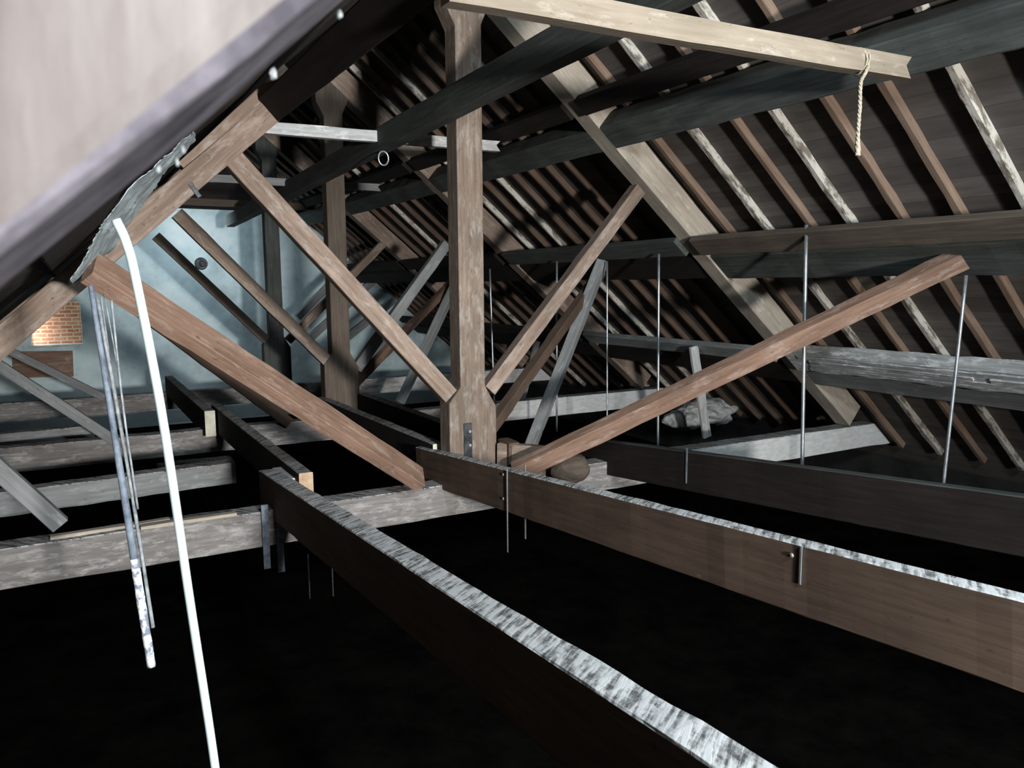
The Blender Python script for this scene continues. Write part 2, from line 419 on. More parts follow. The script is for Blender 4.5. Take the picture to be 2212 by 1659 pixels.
def gable(name, y, t, hole, top, mat):
    """Gable wall up to height `top` with one rectangular opening."""
    hx0, hx1, hz0, hz1 = hole
    def xr(side, z):
        a = AR if side > 0 else AL
        return RX + side * ((RZ + 0.38 - z) / math.tan(a))
    bm = bmesh.new()
    zs = sorted({-1.15, -0.6, 0.0, hz0, hz1, 2.0, top})
    for z0, z1 in zip(zs[:-1], zs[1:]):
        L0, L1, R0, R1 = xr(-1, z0), xr(-1, z1), xr(1, z0), xr(1, z1)
        spans = [((L0, R0), (L1, R1))]
        if z0 >= hz0 - 1e-6 and z1 <= hz1 + 1e-6: spans = [((L0, hx0), (L1, hx0)), ((hx1, R0), (hx1, R1))]
        for (a0, b0), (a1, b1) in spans:
            c = [(a0, z0), (b0, z0), (b1, z1), (a1, z1)]
            A = [bm.verts.new((x, y, z)) for x, z in c]; B = [bm.verts.new((x, y + t, z)) for x, z in c]
            bm.faces.new(A); bm.faces.new(B[::-1])
            for i in range(4): bm.faces.new((A[i], B[i], B[(i + 1) % 4], A[(i + 1) % 4]))
    o = obj(name, bm, mat); return tag(o, None, None, kind='structure')
gable('wall_far', GY, 0.28, (-0.62, 0.24, 0.6, 1.42), 3.27, M_PLASTER)
gable('wall_back', YB - 0.25, 0.25, (1.15, 1.75, 1.30, 1.90), 4.6, M_DARKWALL)
plane_obj('wall_far_brick', [(-0.75, GY + 0.29, 0.5), (0.35, GY + 0.29, 0.5), (0.35, GY + 0.29, 1.6), (-0.75, GY + 0.29, 1.6)], M_BRICK, (0, 0.1, 0))
tag(timber('trim_1', (-0.75, GY - 0.03, 0.57), (0.2, GY - 0.03, 0.585), 0.1, 0.03, (0, 0, 1), W_PALE), None, None, kind='structure')
o = timber('plank', (-0.95, GY - 0.03, 0.25), (0.05, GY - 0.03, 0.22), 0.035, 0.5, (0, 0, 1), W_RED); tag(o, 'wide brown board fixed under the bare brick opening', 'plank')
bm = bmesh.new()
bmesh.ops.create_cone(bm, cap_ends=True, segments=20, radius1=0.13, radius2=0.11, depth=0.03, matrix=Matrix.Rotation(math.pi / 2, 4, 'X'))
bmesh.ops.create_cone(bm, cap_ends=True, segments=16, radius1=0.07, radius2=0.05, depth=0.05, matrix=Matrix.Translation((0.02, -0.03, 0)) @ Matrix.Rotation(math.pi / 2, 4, 'X'))
o = obj('wall_stain_disc', bm, M_IRON); o.location = (2.5, GY - 0.015, 2.16)  # solid disc put in for a round stain on the plaster
tag(o, 'dark round disc standing for a stain on the limewashed gable wall', 'stain')
# boarding that closes the top of the far gable
(x0, z0), (x1, z1) = sp(-1, 1.25, 0.29), sp(1, 1.35, 0.29)
plane_obj('wall_far_boarding', [(x0, GY + 0.05, 3.25), (x1, GY + 0.05, 3.25), (RX, GY + 0.05, 4.6)], W_BLACK, (0, 0.1, 0))
bm = bmesh.new()
for c, s in (((1.45, YB - 0.12, 1.32), (0.66, 0.12, 0.05)), ((1.45, YB - 0.12, 1.88), (0.66, 0.12, 0.05)), ((1.17, YB - 0.12, 1.60), (0.05, 0.12, 0.52)), ((1.73, YB - 0.12, 1.60), (0.05, 0.12, 0.52))):
    box_bm(bm, c, s)
tag(obj('window_1', bm, W_LIGHT), None, None, kind='structure')
for nm, sy, ss in (('window_2', -1.0, 1.42), ('added_frame', 15.5, 1.80)):
    bm = bmesh.new()
    for c, sz in (((0, 0.32, 0), (0.7, 0.05, 0.06)), ((0, -0.32, 0), (0.7, 0.05, 0.06)), ((0.32, 0, 0), (0.05, 0.6, 0.06)), ((-0.32, 0, 0), (0.05, 0.6, 0.06))):
        box_bm(bm, c, sz)
    o = obj(nm, bm, W_DARK)                                                # frames dressing the assumed near rooflight and the added far lamp
    mm = Matrix((V((-math.cos(AL), 0, -math.sin(AL))), V((0, 1, 0)), snorm(-1))).transposed().to_4x4(); xx, zz = sp(-1, ss, 0.2); mm.translation = (xx, sy, zz); o.matrix_world = mm
    tag(o, None, None, kind='structure')

# ------------------------------------------------------------------ trusses
def king_post(i):
    x, y = KX[i], T[i]
    h = 0.118; fl = 0.225
    prof = [(x - fl, -0.02), (x + fl, -0.02), (x + fl, 0.64), (x + h, 0.83), (x + h, 3.80), (x + 0.20, 3.98), (x + 0.20, 4.22), (x + 0.12, 4.42),
            (x - 0.14, 4.42), (x - 0.21, 4.22), (x - 0.21, 3.93), (x - h, 3.76), (x - h, 0.83), (x - fl, 0.70)]
    o = prism('king_post', prof, y, y + 0.20, [W_POST, W_UMBER, W_DARK][i])  # rear posts given darker timber in place of weaker light
    # grain runs up the post: turn the mesh so that local X is vertical
    R = Matrix.Rotation(math.radians(90), 4, 'Y')
    o.data.transform(R); o.matrix_world = Matrix.Translation(o.location) @ R.inverted()
    lab = ['tall scuffed king post nearest the camera, with flared foot and bolted iron strap',
           'brown king post behind the nearest one, second in the row',
           'dark grey king post farthest away, in front of the limewashed gable'][i]
    tag(o, lab, 'post', 'king posts of the roof trusses')
    return o
for i in range(3):
    kp = king_post(i)
    if i == 0:
        bm = bmesh.new(); box_bm(bm, (0, 0, 0), (0.075, 0.014, 0.44))
        st = obj('iron_strap', bm, M_IRON); st.location = (2.925, T[0] - 0.008, 0.30)
        st['label'] = 'black iron strap with bolt heads'
        bpy.context.view_layer.update()
        st.parent = kp; st.matrix_parent_inverse = kp.matrix_world.inverted()
        for dz in (0.15, 0.03, -0.11):
            bm = bmesh.new(); bmesh.ops.create_cone(bm, cap_ends=True, segments=6, radius1=0.016, radius2=0.013, depth=0.022, matrix=Matrix.Translation((0, 0, 0)) @ Matrix.Rotation(math.pi / 2, 4, 'X'))
            bl = obj('bolt_head', bm, M_BOLT); bl.location = (2.935, T[0] - 0.024, 0.30 + dz)
            bpy.context.view_layer.update()
            bl.parent = st; bl.matrix_parent_inverse = st.matrix_world.inverted()
tie_lab = ['long grey tie beam of the nearest truss, crossing below the nearest king post',
           'pale tie beam of the middle truss, under the second king post',
           'grey tie beam of the farthest truss, before the gable wall']
tie_mat = [W_GREY, W_PALE, W_GREY]
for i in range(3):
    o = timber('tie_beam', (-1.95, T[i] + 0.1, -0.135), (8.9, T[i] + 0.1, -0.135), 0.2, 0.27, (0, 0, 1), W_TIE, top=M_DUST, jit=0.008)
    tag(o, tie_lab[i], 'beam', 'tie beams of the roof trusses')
for i in range(3):
    for side in (1, -1):
        pd = 0.295 if side > 0 else (0.165 if i == 0 else 0.235)
        x0, z0 = sp(side, 0.10, pd / 2); x1, z1 = sp(side, 6.55, pd / 2)
        o = timber('principal_rafter', (x0, T[i] + 0.1, z0), (x1, T[i] + 0.1, z1), 0.2, pd, snorm(side), W_BROWN if not (i == 0 and side > 0) else W_LIGHT)
        tag(o, '%s principal rafter on the %s of the %s king-post truss' % ({1: 'thick sloping', -1: 'thick sloping'}[side], SIDE[side], TN[i]), 'rafter', 'principal rafters of the trusses')
STR = [[((1.10, 2.62), (2.79, 0.76), 0.145), ((4.80, 2.58), (3.165, 0.78), 0.12)],
       [((1.18, 2.53), (2.87, 0.73), 0.145), ((4.57, 2.25), (3.24, 0.61), 0.13)],
       [((1.31, 2.49), (3.03, 0.68), 0.14), ((5.12, 2.48), (3.30, 0.75), 0.13)]]
for i in range(3):
    for k, side in ((0, -1), (1, 1)):
        (xa, za), (xb, zb), wd = STR[i][k]
        o = timber('strut', (xa, T[i] + 0.08, za), (xb, T[i] + 0.08, zb), 0.115, wd, (0.7 if side < 0 else -0.7, 0, 0.7), W_BROWN if i != 1 or side < 0 else W_GREY)
        tag(o, 'diagonal strut rising %s from the foot of the %s king post' % (SIDE[side], TN[i]), 'strut', 'diagonal struts of the trusses')
# near truss beside the camera: only its left principal comes into view
xa, za = -0.75, 1.7255 - 0.75 * 0.91
xb = 2.6; zb = 1.7255 + xb * 0.91
n0 = V((-0.91, 0, 1)).normalized()
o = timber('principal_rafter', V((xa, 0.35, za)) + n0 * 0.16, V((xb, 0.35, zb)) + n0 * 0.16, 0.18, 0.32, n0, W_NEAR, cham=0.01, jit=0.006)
tag(o, 'big pale rafter close to the camera, filling the upper left corner, blurred', 'rafter', 'principal rafters of the trusses')
e = timber('edge_strip', V((xa, 0.443, za)) + n0 * 0.005, V((xb, 0.443, zb)) + n0 * 0.005, 0.006, 0.010, n0, M_CREAM, parent=o, jit=0.0015, cham=0.001)  # added cream strip drawing the pale line along the lower arris
e['label'] = 'thin cream strip along the lower edge'
for px, pz, r in ((0.1105, 1.818, 0.0017), (0.0607, 1.773, 0.0011), (0.0574, 1.766, 0.001), (0.048, 1.762, 0.001), (0.150, 1.856, 0.0014)):
    bm = bmesh.new(); bmesh.ops.create_icosphere(bm, subdivisions=3, radius=r)
    for v in bm.verts: v.co = V((v.co.x, v.co.y, v.co.z * 1.8)) * (1 + 0.5 * noise.noise(v.co * 900 + V((px * 99, 0, 0))))
    d = obj('dust_clump', bm, M_WIRE); d.location = (px, 0.465, pz)
    bpy.context.view_layer.update()
    d.parent = o; d.matrix_parent_inverse = o.matrix_world.inverted()

# ------------------------------------------------------------------ purlins, purlin boards and common rafters
BAYS = [(0.46, T[0], 'nearest'), (T[0] + 0.2, T[1], 'middle'), (T[1] + 0.2, T[2], 'far'), (T[2] + 0.2, GY, 'last')]
def along(name, side, s0, s1, o0, o1, y0, y1, mat, **kw):
    x, z = sp(side, (s0 + s1) / 2, (o0 + o1) / 2)
    return timber(name, (x, y0, z), (x, y1, z), s1 - s0, o1 - o0, snorm(side), mat, **kw)
for bi, (y0, y1, bn) in enumerate(BAYS):
    for nm, s0, s1, o0, o1, m, where in (('purlin', 1.78, 2.04, 0.0, 0.2, W_DARK, 'upper'), ('purlin', 3.56, 3.9, 0.02, 0.2, W_DARK, 'middle'), ('purlin', 5.40, 5.72, 0.0, 0.2, W_GREY if bi == 0 else W_BLACK, 'lower')):
        if bi and where != 'upper': m = W_BLACK  # farther purlins coloured near black for the shade there
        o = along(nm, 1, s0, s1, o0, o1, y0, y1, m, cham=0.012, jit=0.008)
        tag(o, '%s purlin on the right slope in the %s bay%s' % (where, bn, ', tarred dark' if m is W_DARK else ', dusty grey' if m is W_GREY else ', nearly black'), 'purlin', 'purlins carrying the right slope')
    for s0, s1, o0, o1, m, where in ((1.43, 1.60, -0.04, 0.04, W_BLACK, 'above the upper purlin'), (3.23, 3.45, -0.06, 0.0, W_UMBER, 'above the middle purlin')):
        if bi: m = W_DARK if bi == 1 and s0 > 3 else W_BLACK  # boards past the nearest bay darkened to stand for shade
        o = along('purlin_board', 1, s0, s1, o0, o1, y0, y1 - 0.02, m)
        tag(o, 'long board on the right slope %s in the %s bay' % (where, bn), 'board', 'boards along the right slope')
    o = along('purlin_board', 1, 5.04, 5.33 if bi == 0 else 5.24, -0.07, 0.06 if bi == 0 else 0.0, y0, y1 - 0.04, [W_SLAT, W_GREY, W_BLACK, W_BLACK][bi], jit=0.012 if bi == 0 else 0.004)  # board colour darkens bay by bay as the light would fade
    tag(o, '%s above the lower purlin on the right slope in the %s bay' % (['split dusty pale board', 'narrow grey board', 'blackened board', 'blackened board'][bi], bn), 'board', 'boards along the right slope')
    for s0, s1, o0, o1, m, where in ((1.76, 2.02, 0.0, 0.2, W_BLACK, 'upper'), (3.5, 3.85, 0.2, 0.29, W_BLACK, 'middle')):
        o = along('purlin', -1, s0, s1, o0, o1, y0, y1, m)
        tag(o, '%s purlin on the left slope in the %s bay, nearly black' % (where, bn), 'purlin', 'purlins carrying the left slope')
low = [o for o in C.objects if o.get('label', '').startswith('split dusty pale board')][0]
bpy.context.view_layer.update()
for sa, ya, yb, dpt in ((5.085, 2.2, 5.75, 0.014), (5.15, 3.9, 5.62, 0.02), (5.155, 0.8, 3.75, 0.02), (5.225, 2.9, 5.66, 0.016), (5.285, 1.0, 5.7, 0.012)):
    x, z = sp(1, sa, -0.07 - dpt / 2)
    e = timber('split_lath', (x, ya, z), (x, yb, z), 0.045, dpt, snorm(1), W_SLAT, parent=low, jit=0.006, cham=0.003)
pr0 = [o for o in C.objects if o.name.startswith('principal_rafter')][1]
(ax, az), (bx, bz) = sp(-1, 1.7, 0.215), sp(-1, 2.75, 0.185)
e = timber('packing_piece', (ax, T[0] + 0.1, az), (bx, T[0] + 0.1, bz), 0.2, 0.1, snorm(-1), W_BROWN, parent=pr0, taper=0.6)
xx, zz = sp(-1, 2.80, 0.07)
e = timber('iron_dog', (xx, T[0] - 0.006, zz), (xx + 0.06, T[0] - 0.006, zz - 0.09), 0.012, 0.03, (1, 0, 1), M_IRON, parent=pr0, cham=0.002, jit=0.001)
# common rafters on the right slope
def rafters(side, ys, bn, y_is_far, ord_from):
    for k, y in enumerate(ys):
        x0, z0 = sp(side, 0.02, 0.262); x1, z1 = sp(side, 7.3, 0.262)
        rnd = random.random()
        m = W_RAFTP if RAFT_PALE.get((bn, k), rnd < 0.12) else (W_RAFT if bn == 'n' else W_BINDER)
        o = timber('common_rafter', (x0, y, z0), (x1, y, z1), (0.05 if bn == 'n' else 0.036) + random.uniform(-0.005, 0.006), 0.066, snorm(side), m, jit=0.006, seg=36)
        tag(o, '%s %s rafter from %s, right slope' % (ORD[k], 'mortar-splashed' if m is W_RAFTP else 'plain brown', ord_from), 'rafter', 'common rafters of the %s slope' % SIDE[side])
RAFT_PALE = {('n', 0): False, ('n', 1): True, ('n', 2): False, ('n', 3): True, ('n', 4): False, ('n', 5): False, ('n', 6): True, ('n', 7): False}
rafters(1, [5.76, 5.28, 4.79, 4.39, 3.92, 3.46, 3.0, 2.54], 'n', True, 'the nearest truss forwards')
rafters(1, [9.58, 9.14, 8.76, 8.38, 8.0, 7.62, 7.24, 6.86, 6.46], 'm', True, 'the middle truss forwards')
rafters(1, [13.4, 12.9, 12.45, 12.0, 11.55, 11.1, 10.65, 10.2], 'f', True, 'the farthest truss forwards')
rafters(1, [17.2, 16.75, 16.3, 15.85, 15.4, 14.95, 14.5, 14.05], 'l', True, 'the gable wall forwards')

# runner beam spiked to the left side of the king posts, and the loose collars across it
o = timber('runner_beam', (2.79, 1.6, 3.235), (2.79, 15.6, 2.90), 0.14, 0.21, (0, 0, 1), W_DARK, jit=0.006)
tag(o, 'long dark beam running along the king posts high up beneath the ridge', 'beam')
for (a, b, y, hh, m, lab) in (((1.38, 2.852), (4.27, 2.90), 2.95, 0.117, W_COLLAR, 'pale collar board at top of the picture, its notched end hanging free with a rope'),
                             ((1.44, 3.11), (4.07, 3.128), 7.44, 0.103, W_PALE, 'pale collar board passing behind the nearest king post, notched end by the right slope'),
                             ((1.3, 3.10), (4.10, 3.10), 11.1, 0.10, W_GREY, 'short grey collar board crossing behind the second king post'),
                             ((1.3, 3.2), (4.9, 3.2), 15.3, 0.12, W_UMBER, 'dim collar board in front of the gable, farthest of the collars')):
    x = V((b[0] - a[0], 0, b[1] - a[1])); 
    L = x.length
    # board with a birdsmouth notch cut in its right end
    bm = bmesh.new()
    h = hh / 2
    seg = 14
    pr = [(L * k / seg, -h + random.uniform(-.003, .003)) for k in range(seg + 1)] + [(L - 0.045, 0.01)] + [(L * k / seg, h + random.uniform(-.003, .003)) for k in range(seg, -1, -1)]
    A = [bm.verts.new((px, -0.04, pz)) for px, pz in pr]; B = [bm.verts.new((px, 0.04, pz)) for px, pz in pr]
    bm.faces.new(A); bm.faces.new(B[::-1]); n = len(pr)
    for k in range(n): bm.faces.new((A[k], B[k], B[(k + 1) % n], A[(k + 1) % n]))
    o = obj('collar_board', bm, m); x.normalize()
    zz = V((0, 1, 0)).cross(x) * -1
    mm = Matrix((x, V((0, 1, 0)), x.cross(V((0, 1, 0))))).transposed().to_4x4(); mm.translation = (a[0], y, a[1]); o.matrix_world = mm
    tag(o, lab, 'board', 'collar boards between the trusses')
# hemp rope tied round the near collar
rp = empty('rope', (3.86, 2.95, 2.80), 'frayed rope tied round the pale collar board, hanging down', 'rope')
cx = 3.865
for dx, ph in ((0.0, 0.0), (0.024, 1.3)):
    lp = [(cx + dx + 0.007 * math.sin(k + ph), 2.95 + 0.05 * math.cos(k / 16 * 2 * math.pi), 2.892 + 0.07 * math.sin(k / 16 * 2 * math.pi)) for k in range(17)]
    tube('loop', lp, 0.0062, M_ROPE, rp, n=6)
hang = curve_pts([(cx + 0.01, 2.895, 2.86), (cx - 0.018, 2.895, 2.81), (cx - 0.04, 2.9, 2.765), (cx - 0.037, 2.9, 2.64), (cx - 0.042, 2.9, 2.52), (cx - 0.037, 2.9, 2.385)], 60)
for ph in (0, 2.1, 4.2):
    pts = [p + V((0.0055 * math.cos(ph + i * 0.9), 0.0055 * math.sin(ph + i * 0.9), 0)) for i, p in enumerate(hang)]
    tube('strand', pts, [0.006] * 50 + [0.006 + 0.0006 * k for k in range(11)], M_ROPE, rp, n=6, wob=0.25)

# ------------------------------------------------------------------ braces to the purlins
def brace(a, b, wd, dp, up, m, lab, grp='raking braces to the purlins'):
    o = timber('brace', a, b, wd, dp, up, m, jit=0.006)
    return tag(o, lab, 'brace', grp)
brace((3.2, 5.6, 0.13), (5.93, 3.40, 1.93), 0.11, 0.145, (-0.25, -0.35, 0.9), W_RED, 'red-brown brace sloping up right from the nearest king post to the right-hand purlin')
brace((2.40, 5.78, 0.13), (0.13, 5.02, 1.81), 0.19, 0.1, (0.47, -0.64, 0.61), W_RED, 'thick red-brown brace sloping down right from the left principal rafter to the nearest tie beam')
brace((3.2, 6.2, 0.3), (5.75, 7.9, 1.85), 0.09, 0.11, (0, 0, 1), W_BINDER, 'dark brown brace going away right behind the nearest king post foot')
brace((3.15, 10.0, 0.3), (5.7, 11.8, 1.85), 0.09, 0.11, (0, 0, 1), W_RED, 'thin brown brace rising right behind the foot of the second king post')
brace((2.3, 9.72, 0.02), (0.3, 8.2, 1.75), 0.09, 0.13, (0.6, 0, 0.8), W_BINDER, 'shaded brown brace at left running down to the middle tie beam')
def prop(a, b, wd, dp, up, m, lab, grp='leaning grey props'):
    o = timber('prop', a, b, wd, dp, up, m, jit=0.004)
    return tag(o, lab, 'prop', grp)
prop((4.43, 7.5, -0.25), (5.47, 7.5, 1.95), 0.11, 0.13, (-1, -0.8, 0.3), W_GREY, 'long leaning grey prop right of the nearest king post')
prop((4.36, 11.2, -0.1), (5.47, 11.2, 1.95), 0.11, 0.12, (-1, -0.8, 0.3), W_GREY, 'leaning grey prop seen left of the nearest king post')
prop((6.98, 7.3, -0.25), (6.72, 7.3, 0.92), 0.12, 0.04, (0, 1, 0), W_PALE, 'short upright pale prop under the lower board right of centre')
prop((6.72, 11.5, -0.27), (7.02, 11.5, 0.72), 0.10, 0.04, (0, 1, 0), W_GREY, 'short pale prop standing behind the middle tie beam')
for a, b, m, lab in (((-0.75, T[1] - 0.05, 0.98), (0.36, T[1] - 0.05, 0.0), W_GREY, 'grey lower strut at the left end of the middle truss'),
                     ((-0.85, T[2] - 0.05, 0.84), (0.42, T[2] - 0.05, 0.0), W_GREY, 'dark grey lower strut at the left end of the farthest truss'),
                     ((-0.75, T[0] - 0.06, 0.95), (-0.13, T[0] - 0.06, 0.13), W_GREY, 'grey lower strut at far left edge of the nearest truss')):
    o = timber('strut', a, b, 0.09, 0.11, (0.6, 0, 0.8), m)
    tag(o, lab, 'strut', 'lower struts on the left')
# planks leaning against the gable
for k, (a, b, lab) in enumerate((((4.9, 17.2, 0.1), (7.2, 17.25, 1.75), 'long grey plank leaning in front of the gable, lowest of three'),
                               ((4.6, 17.2, 0.5), (6.6, 17.3, 2.15), 'grey plank leaning in front of the gable, middle of three'),
                               ((4.4, 17.25, 1.0), (6.0, 17.35, 2.5), 'grey plank leaning in front of the gable, topmost of three'))):
    o = timber('plank', a, b, 0.05, 0.16, (0.6, 0, 0.8), W_GREY); tag(o, lab, 'plank', 'planks leaning by the gable')

# ------------------------------------------------------------------ binders over the ceiling
def binder(p0, p1, wd, dp, m, lab, top=M_SAWN, end=None, jit=0.003):
    o = timber('binder_beam', (p0[0], p0[1], p0[2] - dp / 2), (p1[0], p1[1], p1[2] - dp / 2), wd, dp, (0, 0, 1), m, top=top, end=end, jit=jit, seg=50)
    return tag(o, lab, 'beam', 'binder beams over the ceiling')
binder((1.335, 0.5, 0.60), (1.335, 6.40, 0.215), 0.13, 0.32, W_BINDER, 'nearest binder beam with rough saw marks on its pale top, running through the lower middle', jit=0.004)
binder((2.72, 0.5, 0.715), (2.72, 6.50, 0.235), 0.085, 0.31, W_BINDER, 'brown binder beam passing in front of the nearest king post foot, sawn pale top')
binder((4.45, 1.6, 0.60), (4.45, 6.55, 0.15), 0.09, 0.33, W_BLACK, 'dark binder beam at right, third from the left', top=W_DARK)
binder((1.505, 5.86, 0.28), (1.505, 9.95, 0.28), 0.105, 0.3, W_BLACK, 'far binder beam with pale end grain beside the nearest binder', top=M_DUST, end=M_ENDGRAIN)
binder((1.37, 9.55, 0.26), (1.37, 13.7, 0.26), 0.11, 0.3, W_BLACK, 'farthest left binder beam with small pale end, behind the middle tie beam', top=M_DUST, end=M_CREAM)
binder((2.79, 6.25, 0.30), (2.79, 9.9, 0.27), 0.11, 0.3, W_BLACK, 'black binder beam between the first two king posts on their left', top=M_DUST, end=M_CREAM)
binder((3.27, 6.3, 0.31), (3.27, 9.7, 0.31), 0.11, 0.3, W_BLACK, 'black binder beam between the first two king posts on their right', top=M_DUST)
o = timber('packing_block', (1.415, 5.98, 0.16), (1.415, 6.42, 0.16), 0.075, 0.12, (0, 0, 1), W_PALE, end=M_CREAM)
tag(o, 'pale packing block wedged between two binder beam ends', 'block')
o = timber('packing_block', (2.79, 5.86, 0.20), (2.79, 6.0, 0.20), 0.06, 0.1, (0, 0, 1), W_LIGHT)
tag(o, 'small wooden block left of the nearest king post foot', 'block')
o = timber('cleat', (3.22, 5.93, 0.17), (3.50, 5.62, 0.16), 0.09, 0.30, (0, 0, 1), W_BROWN)
tag(o, 'brown cleat block right of the nearest king post foot', 'block')
o = timber('cleat', (3.30, 6.0, 0.2), (3.30, 5.80, 0.19), 0.10, 0.28, (0, 0, 1), W_BINDER)
tag(o, 'dark cleat block beside the nearest king post foot, behind the brown one', 'block')
# rounded log end lying on the tie
bm = bmesh.new()
bmesh.ops.create_icosphere(bm, subdivisions=3, radius=1)
for v in bm.verts:
    q = noise.noise(v.co * 1.4) * 0.18
    v.co = V((v.co.x * 0.2, v.co.y * 0.14, v.co.z * 0.13)) * (1 + q)
o = obj('log_end', bm, W_UMBER); o.location = (3.86, 5.75, 0.05)
tag(o, 'rounded lump under the right-hand brace at its foot', 'log_end')

# ceiling joists and beams seen below on the left
for a, b, h, m, lab in (((-1.95, 7.6, 0.0), (1.3, 7.75, 0.03), 0.2, W_GREY, 'dim grey ceiling beam at left between the nearest and middle tie beams'),
                        ((-1.95, 10.7, 0.02), (0.2, 10.75, 0.02), 0.15, W_GREY, 'dim grey ceiling beam at left behind the middle tie beam'),
                        ((0.7, 8.55, -0.1), (1.42, 8.55, -0.1), 0.18, W_GREY, 'short grey trimmer under the far binder beam')):
    o = timber('ceiling_beam', (a[0], a[1], a[2] - h / 2), (b[0], b[1], b[2] - h / 2), 0.16, h, (0, 0, 1), m, top=M_DUST, jit=0.012)
    tag(o, lab, 'beam', 'ceiling beams on the left')
for a, b, lab in (((0.35, 5.95, 0.012), (1.0, 5.97, 0.012), 'thin lath lying on the nearest tie beam at left'),
                  ((-0.2, 6.02, 0.014), (0.55, 6.05, 0.014), 'second thin lath on the nearest tie beam, left of the first')):
    o = timber('lath', a, b, 0.07, 0.024, (0, 0, 1), W_LIGHT, jit=0.003); tag(o, lab, 'lath', 'laths lying on the tie beam')
# lumps of lime rubble on the wall head, right
for k, (p, s, lab) in enumerate((((7.9, 8.35, -0.13), (0.42, 0.3, 0.16), 'pale rubble lump below the right end of the middle tie beam'),
                               ((7.5, 8.3, -0.22), (0.3, 0.22, 0.14), 'grey rubble lump left of the pale one under the brace'),
                               ((8.3, 8.6, -0.2), (0.4, 0.3, 0.2), 'rubble lump against the right-hand eaves'))):
    bm = bmesh.new(); bmesh.ops.create_icosphere(bm, subdivisions=4, radius=1)
    for v in bm.verts:
        q = noise.noise(v.co * 1.6 + V((k * 7, 0, 0))) * 0.35 + noise.noise(v.co * 5 + V((k * 7, 3, 0))) * 0.1
        v.co = V((v.co.x * s[0], v.co.y * s[1], v.co.z * s[2])) * (1 + q)
    o = obj('rubble_lump', bm, M_RUBBLE); o.location = p; tag(o, lab, 'rubble', 'rubble on the wall head')

# ------------------------------------------------------------------ hanger rods, cords, wires
def rod(p0, p1, r, lab, mat=M_STEEL, grp='steel hanger rods'):
    o = tube('hanger_rod', [V(p0).lerp(V(p1), k / 6) for k in range(7)], r, mat, n=8)
    return tag(o, lab, 'rod', grp)
rod((5.40, 4.55, 2.17), (5.42, 4.5, -0.2), 0.016, 'bright steel hanger rod in front of the right principal rafter')
rod((5.80, 3.42, 1.74), (5.80, 3.5, -0.1), 0.013, 'leaning steel hanger rod at right, below the end of the brace')
rod((5.42, 6.44, 2.0), (5.42, 6.4, -0.2), 0.014, 'steel hanger rod right of the leaning prop, thicker one')
rod((5.42, 7.34, 1.95), (5.42, 7.31, -0.2), 0.010, 'thin steel hanger rod just right of the leaning prop')
rod((5.42, 8.40, 1.98), (5.42, 8.40, -0.2), 0.013, 'steel hanger rod passing behind the right strut of the nearest truss')
rod((5.42, 10.2, 1.92), (5.42, 10.1, -0.2), 0.014, 'steel hanger rod close right of the nearest king post')
def strap(p, l, wd, lab, mat=M_STEEL, flat=False):
    bm = bmesh.new(); box_bm(bm, (0, 0, -l / 2), (wd, 0.006, l) if flat else (0.005, wd, l))
    o = obj('hanger_strap', bm, mat); o.location = p
    return tag(o, lab, 'strap', 'steel straps hanging from the binder beams')
strap((2.672, 4.80, 0.385), 0.62, 0.012, 'bright steel strap on the brown binder beam near the king post')
strap((2.775, 4.72, 0.42), 0.55, 0.016, 'steel strap end on the far side of the brown binder beam')
strap((2.672, 2.21, 0.575), 0.17, 0.009, 'small steel strap on the brown binder beam near the camera')
strap((4.398, 4.83, 0.34), 0.3, 0.016, 'steel strap on the dark binder beam at right')
strap((1.262, 4.94, -0.04), 0.30, 0.012, 'thin bright rod under the nearest binder beam, left of two')
strap((1.262, 4.40, 0.04), 0.17, 0.012, 'thin bright rod under the nearest binder beam, right of two')
strap((1.20, 5.92, 0.06), 0.5, 0.05, 'blue-grey flat strap before the nearest tie beam, left of two', M_PIPE, True)
strap((1.30, 5.9, 0.02), 0.5, 0.05, 'blue-grey flat strap before the nearest tie beam, right of two', M_PIPE, True)
def screw(p, owner):
    bm = bmesh.new(); bmesh.ops.create_uvsphere(bm, u_segments=10, v_segments=6, radius=0.011)
    for v in bm.verts: v.co.x *= 0.5
    o = obj('screw_head', bm, M_BOLT); o.location = p
    bpy.context.view_layer.update()
    o.parent = owner; o.matrix_parent_inverse = owner.matrix_world.inverted()
SS = [o for o in C.objects if o.name.startswith('hanger_strap')]
for p in ((2.672, 4.86, 0.33), (2.672, 4.86, 0.15)): screw(p, SS[0])
screw((2.672, 2.26, 0.52), SS[2])
# white cord
cp = curve_pts([(0.100, 1.8, 1.835), (0.116, 1.8, 1.79), (0.130, 1.8, 1.71), (0.163, 1.8, 1.42), (0.195, 1.8, 1.0), (0.225, 1.8, 0.62), (0.25, 1.8, 0.2), (0.27, 1.8, -0.3)], 50)
o = tube('cord', cp, 0.0095, M_CORD, n=12); tag(o, 'thick white cord hanging down the left of the picture', 'cord')
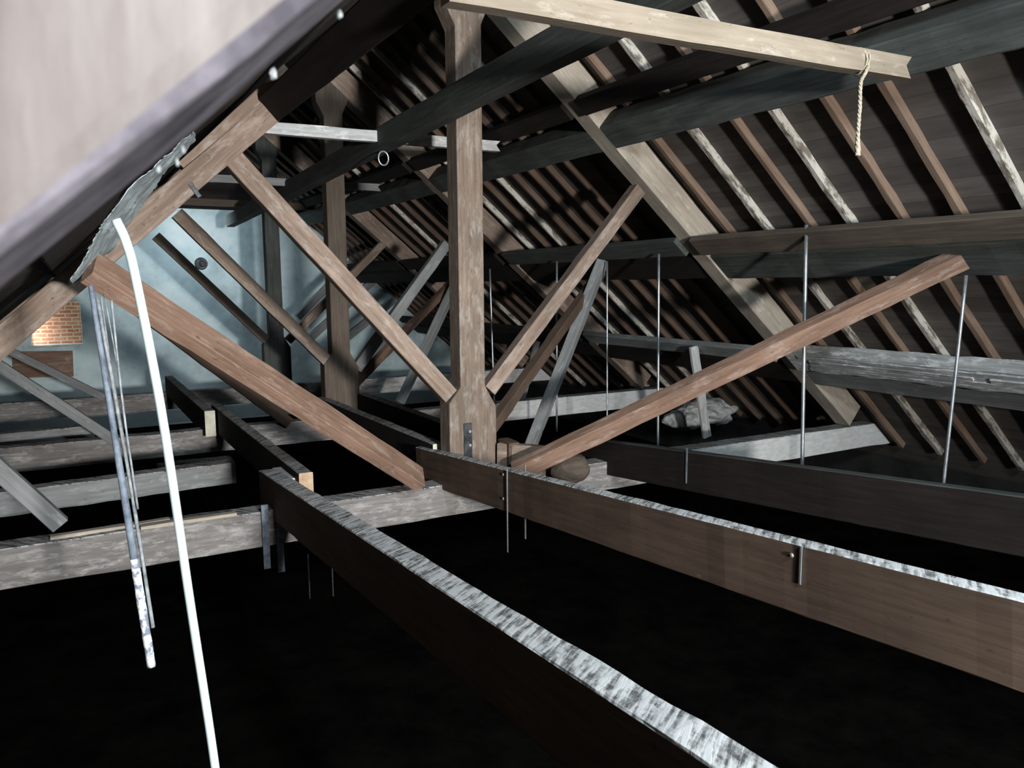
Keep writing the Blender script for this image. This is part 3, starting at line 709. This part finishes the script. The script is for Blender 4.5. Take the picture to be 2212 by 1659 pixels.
# the bundle left of it
pb = empty('pipe', (0.085, 3.3, 1.70), 'blue-grey pipe hanging at left, its lower end flaked white', 'pipe')
P0, P1 = V((0.085, 3.3, 1.705)), V((0.2, 3.3, 0.19)); mid = P0.lerp(P1, 0.70)
tube('shaft', [P0.lerp(mid, k / 12) for k in range(13)], [0.009 + 0.006 * k / 12 for k in range(13)], M_PIPE, pb, n=10)
fl = tube('flaked_end', [mid.lerp(P1, k / 14) for k in range(15)], 0.0165, M_FLAKE, pb, n=12, wob=0.08); fl['label'] = 'white flaking lower end'
for k, (a, b, r, lab) in enumerate((((0.105, 3.35, 1.66), (0.215, 3.3, 0.35), 0.0075, 'white-flaked wire close right of the hanging pipe'),
                                 ((0.15, 3.3, 1.65), (0.19, 3.3, 0.84), 0.0045, 'thin grey wire, rightmost of the hanging bundle'),
                                 ((0.135, 3.5, 1.67), (0.175, 3.4, 1.1), 0.003, 'hair-thin wire in the middle of the hanging bundle'),
                                 ((0.12, 3.4, 1.66), (0.19, 3.4, 0.75), 0.003, 'hair-thin dark wire beside the hanging pipe'))):
    o = tube('wire', curve_pts([a, V(a).lerp(V(b), 0.5) + V((0.006 * (-1) ** k, 0, 0)), b], 24), r, M_WIRE, n=7, wob=0.1)
    tag(o, lab, 'wire', 'wires hanging with the pipe')
# ring under the runner beam
bm = bmesh.new()
n, mI = 24, 8
vs = [[bm.verts.new(((0.05 + 0.008 * math.cos(j / mI * 6.2832)) * math.cos(i / n * 6.2832), 0.008 * math.sin(j / mI * 6.2832), (0.065 + 0.008 * math.cos(j / mI * 6.2832)) * math.sin(i / n * 6.2832))) for j in range(mI)] for i in range(n)]
for i in range(n):
    for j in range(mI): bm.faces.new((vs[i][j], vs[(i + 1) % n][j], vs[(i + 1) % n][(j + 1) % mI], vs[i][(j + 1) % mI]))
o = obj('ring', bm, M_STEEL); o.location = (2.74, 7.3, 2.90)
tag(o, 'small metal ring hanging under the dark runner beam', 'ring')
# torn dusty felt hanging from the left slope
R = [(0.78, 5.4, 2.62), (0.71, 5.4, 2.53), (0.60, 5.4, 2.41), (0.55, 5.4, 2.34), (0.50, 5.4, 2.27), (0.45, 5.4, 2.18), (0.36, 5.4, 2.06), (0.27, 5.4, 1.94), (0.16, 5.4, 1.81), (0.05, 5.4, 1.715)]
Lf = [(0.66, 4.6, 2.53), (0.60, 4.6, 2.47), (0.52, 4.6, 2.38), (0.45, 4.6, 2.31), (0.36, 4.6, 2.24), (0.27, 4.6, 2.13), (0.20, 4.6, 2.03), (0.15, 4.6, 1.95), (0.09, 4.6, 1.84), (0.03, 4.6, 1.735)]
bm = bmesh.new(); rows = []
NR, NC = 72, 12
def lerp_list(Ls, u):
    s = u * (len(Ls) - 1); k = min(int(s), len(Ls) - 2); return V(Ls[k]).lerp(V(Ls[k + 1]), s - k)
for i in range(NR + 1):
    u = i / NR; a, b = lerp_list(Lf, u), lerp_list(R, u)
    e0 = 0.10 * noise.noise(V((u * 14, 1, 0))) + 0.07 * noise.noise(V((u * 50, 2, 0)))
    e1 = 0.16 * noise.noise(V((u * 12, 5, 0))) + 0.12 * noise.noise(V((u * 45, 7, 0)))
    row = []
    for j in range(NC + 1):
        q = j / NC; q = q * (1 + e1 - e0) + e0
        p = a.lerp(b, q); p += V((0, 0, 1)) * 0.02 * noise.noise(p * 6) + V((1, 0, 0)) * 0.015 * noise.noise(p * 9 + V((4, 0, 0)))
        row.append(bm.verts.new(p - V(R[4])))
    rows.append(row)
for i in range(NR):
    for j in range(NC): bm.faces.new((rows[i][j], rows[i][j + 1], rows[i + 1][j + 1], rows[i + 1][j]))
o = obj('felt_sheet', bm, M_FELT); o.location = R[4]
md = o.modifiers.new('thickness', 'SOLIDIFY'); md.thickness = 0.004
tag(o, 'torn dusty blue-grey felt sheet hanging under the left slope behind the near rafter', 'felt')
